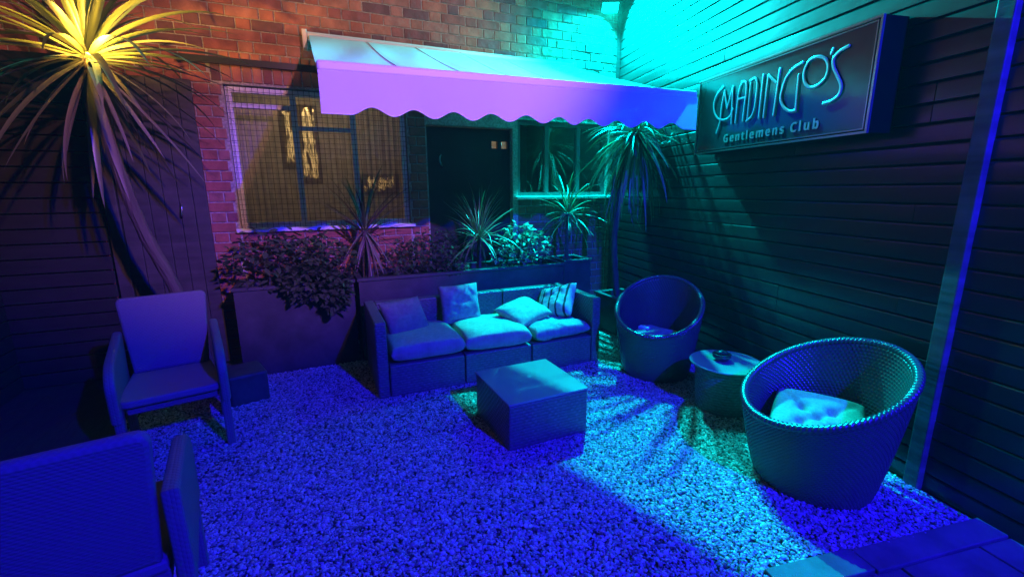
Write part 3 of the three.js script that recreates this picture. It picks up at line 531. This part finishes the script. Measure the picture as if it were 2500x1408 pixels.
{
  const g = 'seat cushions on the sofa', w = 0.595;
  soft('seat_cushion', 'plump pale seat cushion at the left end of the sofa', 'cushion', w, 0.64, 0.165, cushionM, [0.725, 0.345, -3.61], [0, 0.02, 0], 1.3, g, 0.005, 0.02, 0.26);
  soft('seat_cushion', 'plump pale seat cushion in the middle of the sofa', 'cushion', w, 0.63, 0.17, cushionM, [1.325, 0.343, -3.60], [0, -0.03, 0], 2.7, g, 0.006, 0.02, 0.26);
  soft('seat_cushion', 'creased seat cushion at the right end of the sofa', 'cushion', w - 0.02, 0.62, 0.14, pillowGrey, [1.915, 0.33, -3.60], [0, 0.05, 0], 5.1, g, 0.016, 0.03, 0.3);
  soft('scatter_pillow', 'dark pillow leaning in the left corner of the sofa', 'pillow', 0.37, 0.36, 0.12, pillowDark, [0.63, 0.50, -3.73], [0.95, 0.35, 0.08], 3.1, undefined, 0.008);
  soft('scatter_pillow', 'grey square pillow upright against the sofa back', 'pillow', 0.37, 0.36, 0.13, pillowGrey, [1.15, 0.545, -3.86], [1.25, 0.05, 0.06], 7.7, undefined, 0.016);
  soft('scatter_pillow', 'pale pillow lying tilted across the right seat', 'pillow', 0.44, 0.36, 0.12, cushionM, [1.70, 0.46, -3.66], [0.30, 0.45, 0.12], 9.2, undefined, 0.008);
  soft('scatter_pillow', 'striped crumpled pillow propped against the right sofa arm', 'pillow', 0.42, 0.36, 0.15, pillowStripe, [2.07, 0.495, -3.72], [0.8, -0.75, 0.45], 11.9, undefined, 0.020);
}

// ------------------------------------------------------------------ coffee table
{
  const t = thing('coffee_table', 'square woven coffee table with glossy top in front of the sofa', 'table', [1.222, 0, -2.54], 0.03);
  part('body', worldUV(rbox(0.555, 0.30, 0.555, 0.01, 0, 0.155, 0)), rattan, t);
  part('table_top', rbox(0.565, 0.014, 0.565, 0.004, 0, 0.313, 0), tableGlass, t);
  for (const a of [-1, 1]) for (const b of [-1, 1]) part('foot', box(0.04, 0.006, 0.04, a * 0.24, 0.003, b * 0.24), blackMetal, t);
}

// ------------------------------------------------------------------ tub chairs
function tubChair(cx, cz, R, Y0, ax, az, label, res, nW) {
  const t = thing('tub_chair', label, 'chair', [cx, 0, cz], 0, 'round woven tub chairs by the clad wall');
  const H = th => Y0 + R * (ax * Math.cos(th) + az * Math.sin(th));
  const radius = f => 0.262 + (R - 0.262) * Math.pow(f, 0.75);
  const skin = (inner, rows) => {
    const nT = Math.round(nW * 6 * res), nR = Math.round(rows * 4 * res), P = [], I = [], U = [];
    for (let j = 0; j <= nR; j++) for (let i = 0; i <= nT; i++) {
      const th = i / nT * 2 * Math.PI, h = H(th), y0 = inner ? 0.24 : 0.012, s = j / nR, y = y0 + (h - 0.012 - y0) * s, f = Math.max(0, y / h);
      const row = s * rows, k = Math.floor(row), fy = row - k;
      const amp = 0.0055 * Math.sqrt(Math.max(0, 1 - (2 * fy - 1) ** 2)) * (0.15 + 0.85 * (0.5 + 0.5 * Math.sin(th * nW + k * Math.PI)));
      const r = radius(f) - (inner ? 0.032 : 0) + (inner ? -amp : amp);
      P.push(Math.cos(th) * r, y, Math.sin(th) * r); U.push(i / nT, s);
    }
    for (let j = 0; j < nR; j++) for (let i = 0; i < nT; i++) { const k = j * (nT + 1) + i; inner ? I.push(k, k + 1, k + nT + 1, k + 1, k + nT + 2, k + nT + 1) : I.push(k, k + nT + 1, k + 1, k + 1, k + nT + 1, k + nT + 2); }
    const g = new THREE.BufferGeometry(); g.setAttribute('position', new THREE.Float32BufferAttribute(P, 3)); g.setAttribute('uv', new THREE.Float32BufferAttribute(U, 2)); g.setIndex(I); g.computeVertexNormals(); return g;
  };
  part('outer_shell', skin(false, 40), rattanPlain, t);
  part('inner_shell', skin(true, 26), rattanPlain, t);
  // plaited rim
  const n = Math.round(720 * res), m = 12, P = [], I = [], U = [];
  for (let i = 0; i <= n; i++) { const th = i / n * 2 * Math.PI, c = V3(Math.cos(th) * (R - 0.014), H(th), Math.sin(th) * (R - 0.014)); for (let j = 0; j <= m; j++) { const a = j / m * 2 * Math.PI, r = 0.0185 + 0.004 * Math.abs(Math.sin(th * nW * 0.55 + a)) + 0.002 * Math.sin(th * nW * 1.1 - 2 * a); P.push(c.x + Math.cos(th) * Math.cos(a) * r, c.y + Math.sin(a) * r, c.z + Math.sin(th) * Math.cos(a) * r); U.push(i / n, j / m); } }
  for (let i = 0; i < n; i++) for (let j = 0; j < m; j++) { const k = i * (m + 1) + j; I.push(k, k + 1, k + m + 1, k + 1, k + m + 2, k + m + 1); }
  const g = new THREE.BufferGeometry(); g.setAttribute('position', new THREE.Float32BufferAttribute(P, 3)); g.setAttribute('uv', new THREE.Float32BufferAttribute(U, 2)); g.setIndex(I); g.computeVertexNormals();
  part('rim', g, rattanPlain, t);
  part('seat', new THREE.CylinderGeometry(0.268, 0.262, 0.03, 48).translate(0, 0.245, 0), rattan, t);
  part('base_ring', new THREE.TorusGeometry(0.258, 0.012, 8, 64).rotateX(Math.PI / 2).translate(0, 0.013, 0), rattanPlain, t);
  return t;
}
tubChair(2.363, -1.367, 0.372, 0.572, 0.429, 0.124, 'large round woven tub chair nearest the viewer on the right', 1, 96);
tubChair(2.603, -2.894, 0.354, 0.598, 0.414, -0.318, 'round woven tub chair beyond the side table near the sofa end', 0.7, 92);
// seat pads
{ // buttoned pad in the near chair
  const n = 44, P = [], U = [], I = [], btn = [[-.33, -.33], [.33, -.33], [-.33, .33], [.33, .33], [0, 0]];
  for (const side of [1, -1]) { const base = P.length / 3; for (let j = 0; j <= n; j++) for (let i = 0; i <= n; i++) { const a = i / n * 2 - 1, b = j / n * 2 - 1; let e = Math.pow(1 - a ** 4, 0.5) * Math.pow(1 - b ** 4, 0.5); let d = 0; for (const [x, y] of btn) d += Math.exp(-((a - x) ** 2 + (b - y) ** 2) / 0.02); const cr = 0.22 * Math.exp(-((a * a < 1 ? Math.min(Math.abs(a - b), Math.abs(a + b)) : 1) ** 2) / 0.006); const fold = 0.06 * Math.max(0, a) ** 2; P.push(a * 0.215 * (1 - 0.05 * b * b), side * 0.05 * e * Math.max(0.12, 1 - 0.6 * d - cr) + fold, b * 0.215 * (1 - 0.05 * a * a)); U.push(a, b); } for (let j = 0; j < n; j++) for (let i = 0; i < n; i++) { const k = base + j * (n + 1) + i; side > 0 ? I.push(k, k + n + 1, k + 1, k + 1, k + n + 1, k + n + 2) : I.push(k, k + 1, k + n + 1, k + 1, k + n + 2, k + n + 1); } }
  const g = new THREE.BufferGeometry(); g.setAttribute('position', new THREE.Float32BufferAttribute(P, 3)); g.setAttribute('uv', new THREE.Float32BufferAttribute(U, 2)); g.setIndex(I); const m = mergeVertices(g, 1e-5); m.computeVertexNormals();
  const o = single('seat_pad', m, cushionM, 'pale buttoned seat pad inside the near tub chair', 'cushion', [2.36, 0.325, -1.37], 0); o.rotation.set(0, 0.55, 0.10, 'YXZ');
}
soft('seat_pad', 'dark seat pad inside the far tub chair', 'cushion', 0.40, 0.38, 0.11, pillowGrey, [2.60, 0.318, -2.90], [0.05, 0.5, 0.0], 4.4, undefined, 0.01);
single('cigarette_packet', rbox(0.055, 0.022, 0.085, 0.003), whitePaint, 'small white packet on the pad of the far tub chair', 'packet', [2.54, 0.386, -2.985], 0.5);

// ------------------------------------------------------------------ round side table with ashtray
{
  const t = thing('side_table', 'round woven side table between the two tub chairs', 'table', [2.60, 0, -2.17]);
  part('body', (() => { const g = new THREE.CylinderGeometry(0.205, 0.185, 0.335, 64, 1, false).translate(0, 0.1725, 0); const u = g.attributes.uv; for (let i = 0; i < u.count; i++) u.setXY(i, u.getX(i) * 1.25, u.getY(i) * 0.335); return g; })(), rattan, t);
  part('table_top', (() => { const g = new THREE.LatheGeometry([[0.001, 0], [0.236, 0], [0.243, 0.003], [0.245, 0.008], [0.243, 0.013], [0.236, 0.016], [0.001, 0.016]].map(p => new THREE.Vector2(...p)), 72).translate(0, 0.342, 0); return g; })(), tableGlass, t);
  const a = thing('ashtray', 'dark glass ashtray on the round side table', 'ashtray', [2.585, 0.359, -2.20]);
  part('bowl', new THREE.LatheGeometry([[0.001, 0.004], [0.03, 0.001], [0.05, 0.004], [0.062, 0.025], [0.064, 0.046], [0.058, 0.052], [0.052, 0.046], [0.046, 0.02], [0.03, 0.012], [0.001, 0.012]].map(p => new THREE.Vector2(...p)), 40), phys(.012, .014, .03, 0.05, { clearcoat: 1 }), a);
  part('lid', new THREE.LatheGeometry([[0.001, 0.075], [0.02, 0.072], [0.04, 0.062], [0.05, 0.05], [0.001, 0.05]].map(p => new THREE.Vector2(...p)), 32), phys(.012, .014, .03, 0.05, { clearcoat: 1 }), a);
}

// ------------------------------------------------------------------ pale armchairs
function armchair(pos, turn, label) { // faces +z
  const c = thing('garden_armchair', label, 'chair', pos, turn, 'pale armchairs facing each other on the left');
  const ext = (shape, depth, bev = 0.006) => new THREE.ExtrudeGeometry(shape, { depth: depth - 2 * bev, bevelEnabled: true, bevelThickness: bev, bevelSize: bev, bevelSegments: 2, curveSegments: 14 }).translate(0, 0, -(depth - 2 * bev) / 2);
  // backrest: slightly tapered panel with soft corners
  const b = new THREE.Shape(); b.moveTo(-0.185, 0); b.lineTo(0.185, 0); b.lineTo(0.222, 0.43); b.quadraticCurveTo(0.224, 0.455, 0.20, 0.455); b.lineTo(-0.20, 0.455); b.quadraticCurveTo(-0.224, 0.455, -0.222, 0.43); b.closePath();
  const back = part('backrest', ext(b, 0.045, 0.016), resinWeave, c, [0, 0.44, -0.235]); back.rotation.x = -0.20;
  const s = new THREE.Shape(); s.moveTo(-0.20, -0.24); s.lineTo(0.20, -0.24); s.lineTo(0.235, 0.20); s.quadraticCurveTo(0.235, 0.25, 0.19, 0.255); s.lineTo(-0.19, 0.255); s.quadraticCurveTo(-0.235, 0.25, -0.235, 0.20); s.closePath();
  const seat = part('seat', ext(s, 0.045, 0.012).rotateX(Math.PI / 2), resin, c, [0, 0.405, 0]);
  for (const k of [-1, 1]) { // solid woven side panels with a rounded front, on tapered legs
    const a = new THREE.Shape(); a.moveTo(-0.26, 0.33); a.lineTo(-0.30, 0.68); a.quadraticCurveTo(-0.10, 0.655, 0.10, 0.635); a.quadraticCurveTo(0.27, 0.615, 0.285, 0.50); a.lineTo(0.275, 0.33); a.closePath();
    const m = part('arm', ext(a, 0.05, 0.014).rotateY(-Math.PI / 2), resinWeave, c, [k * 0.255, 0, 0]); m.rotation.z = 0;
    for (const [z, w] of [[0.235, 0.055], [-0.235, 0.05]]) { const l = new THREE.Shape(); l.moveTo(-0.022, 0.0); l.lineTo(0.022, 0.0); l.lineTo(w / 2, 0.385); l.lineTo(-w / 2, 0.385); l.closePath(); part('leg', ext(l, 0.045, 0.008).rotateY(-Math.PI / 2), resinWeave, c, [k * 0.25, 0, z]); }
  }
  part('apron', worldUV(rbox(0.43, 0.05, 0.46, 0.01, 0, 0.355, 0.0)), resinWeave, c);
  return c;
}
armchair([-0.90, 0, -3.25], 0.213, 'pale armchair facing the viewer below the leaning palm');
armchair([-0.774, 0, -1.746], Math.PI + 0.18, 'pale armchair seen from behind at the bottom left');

renderer.render(scene, camera);
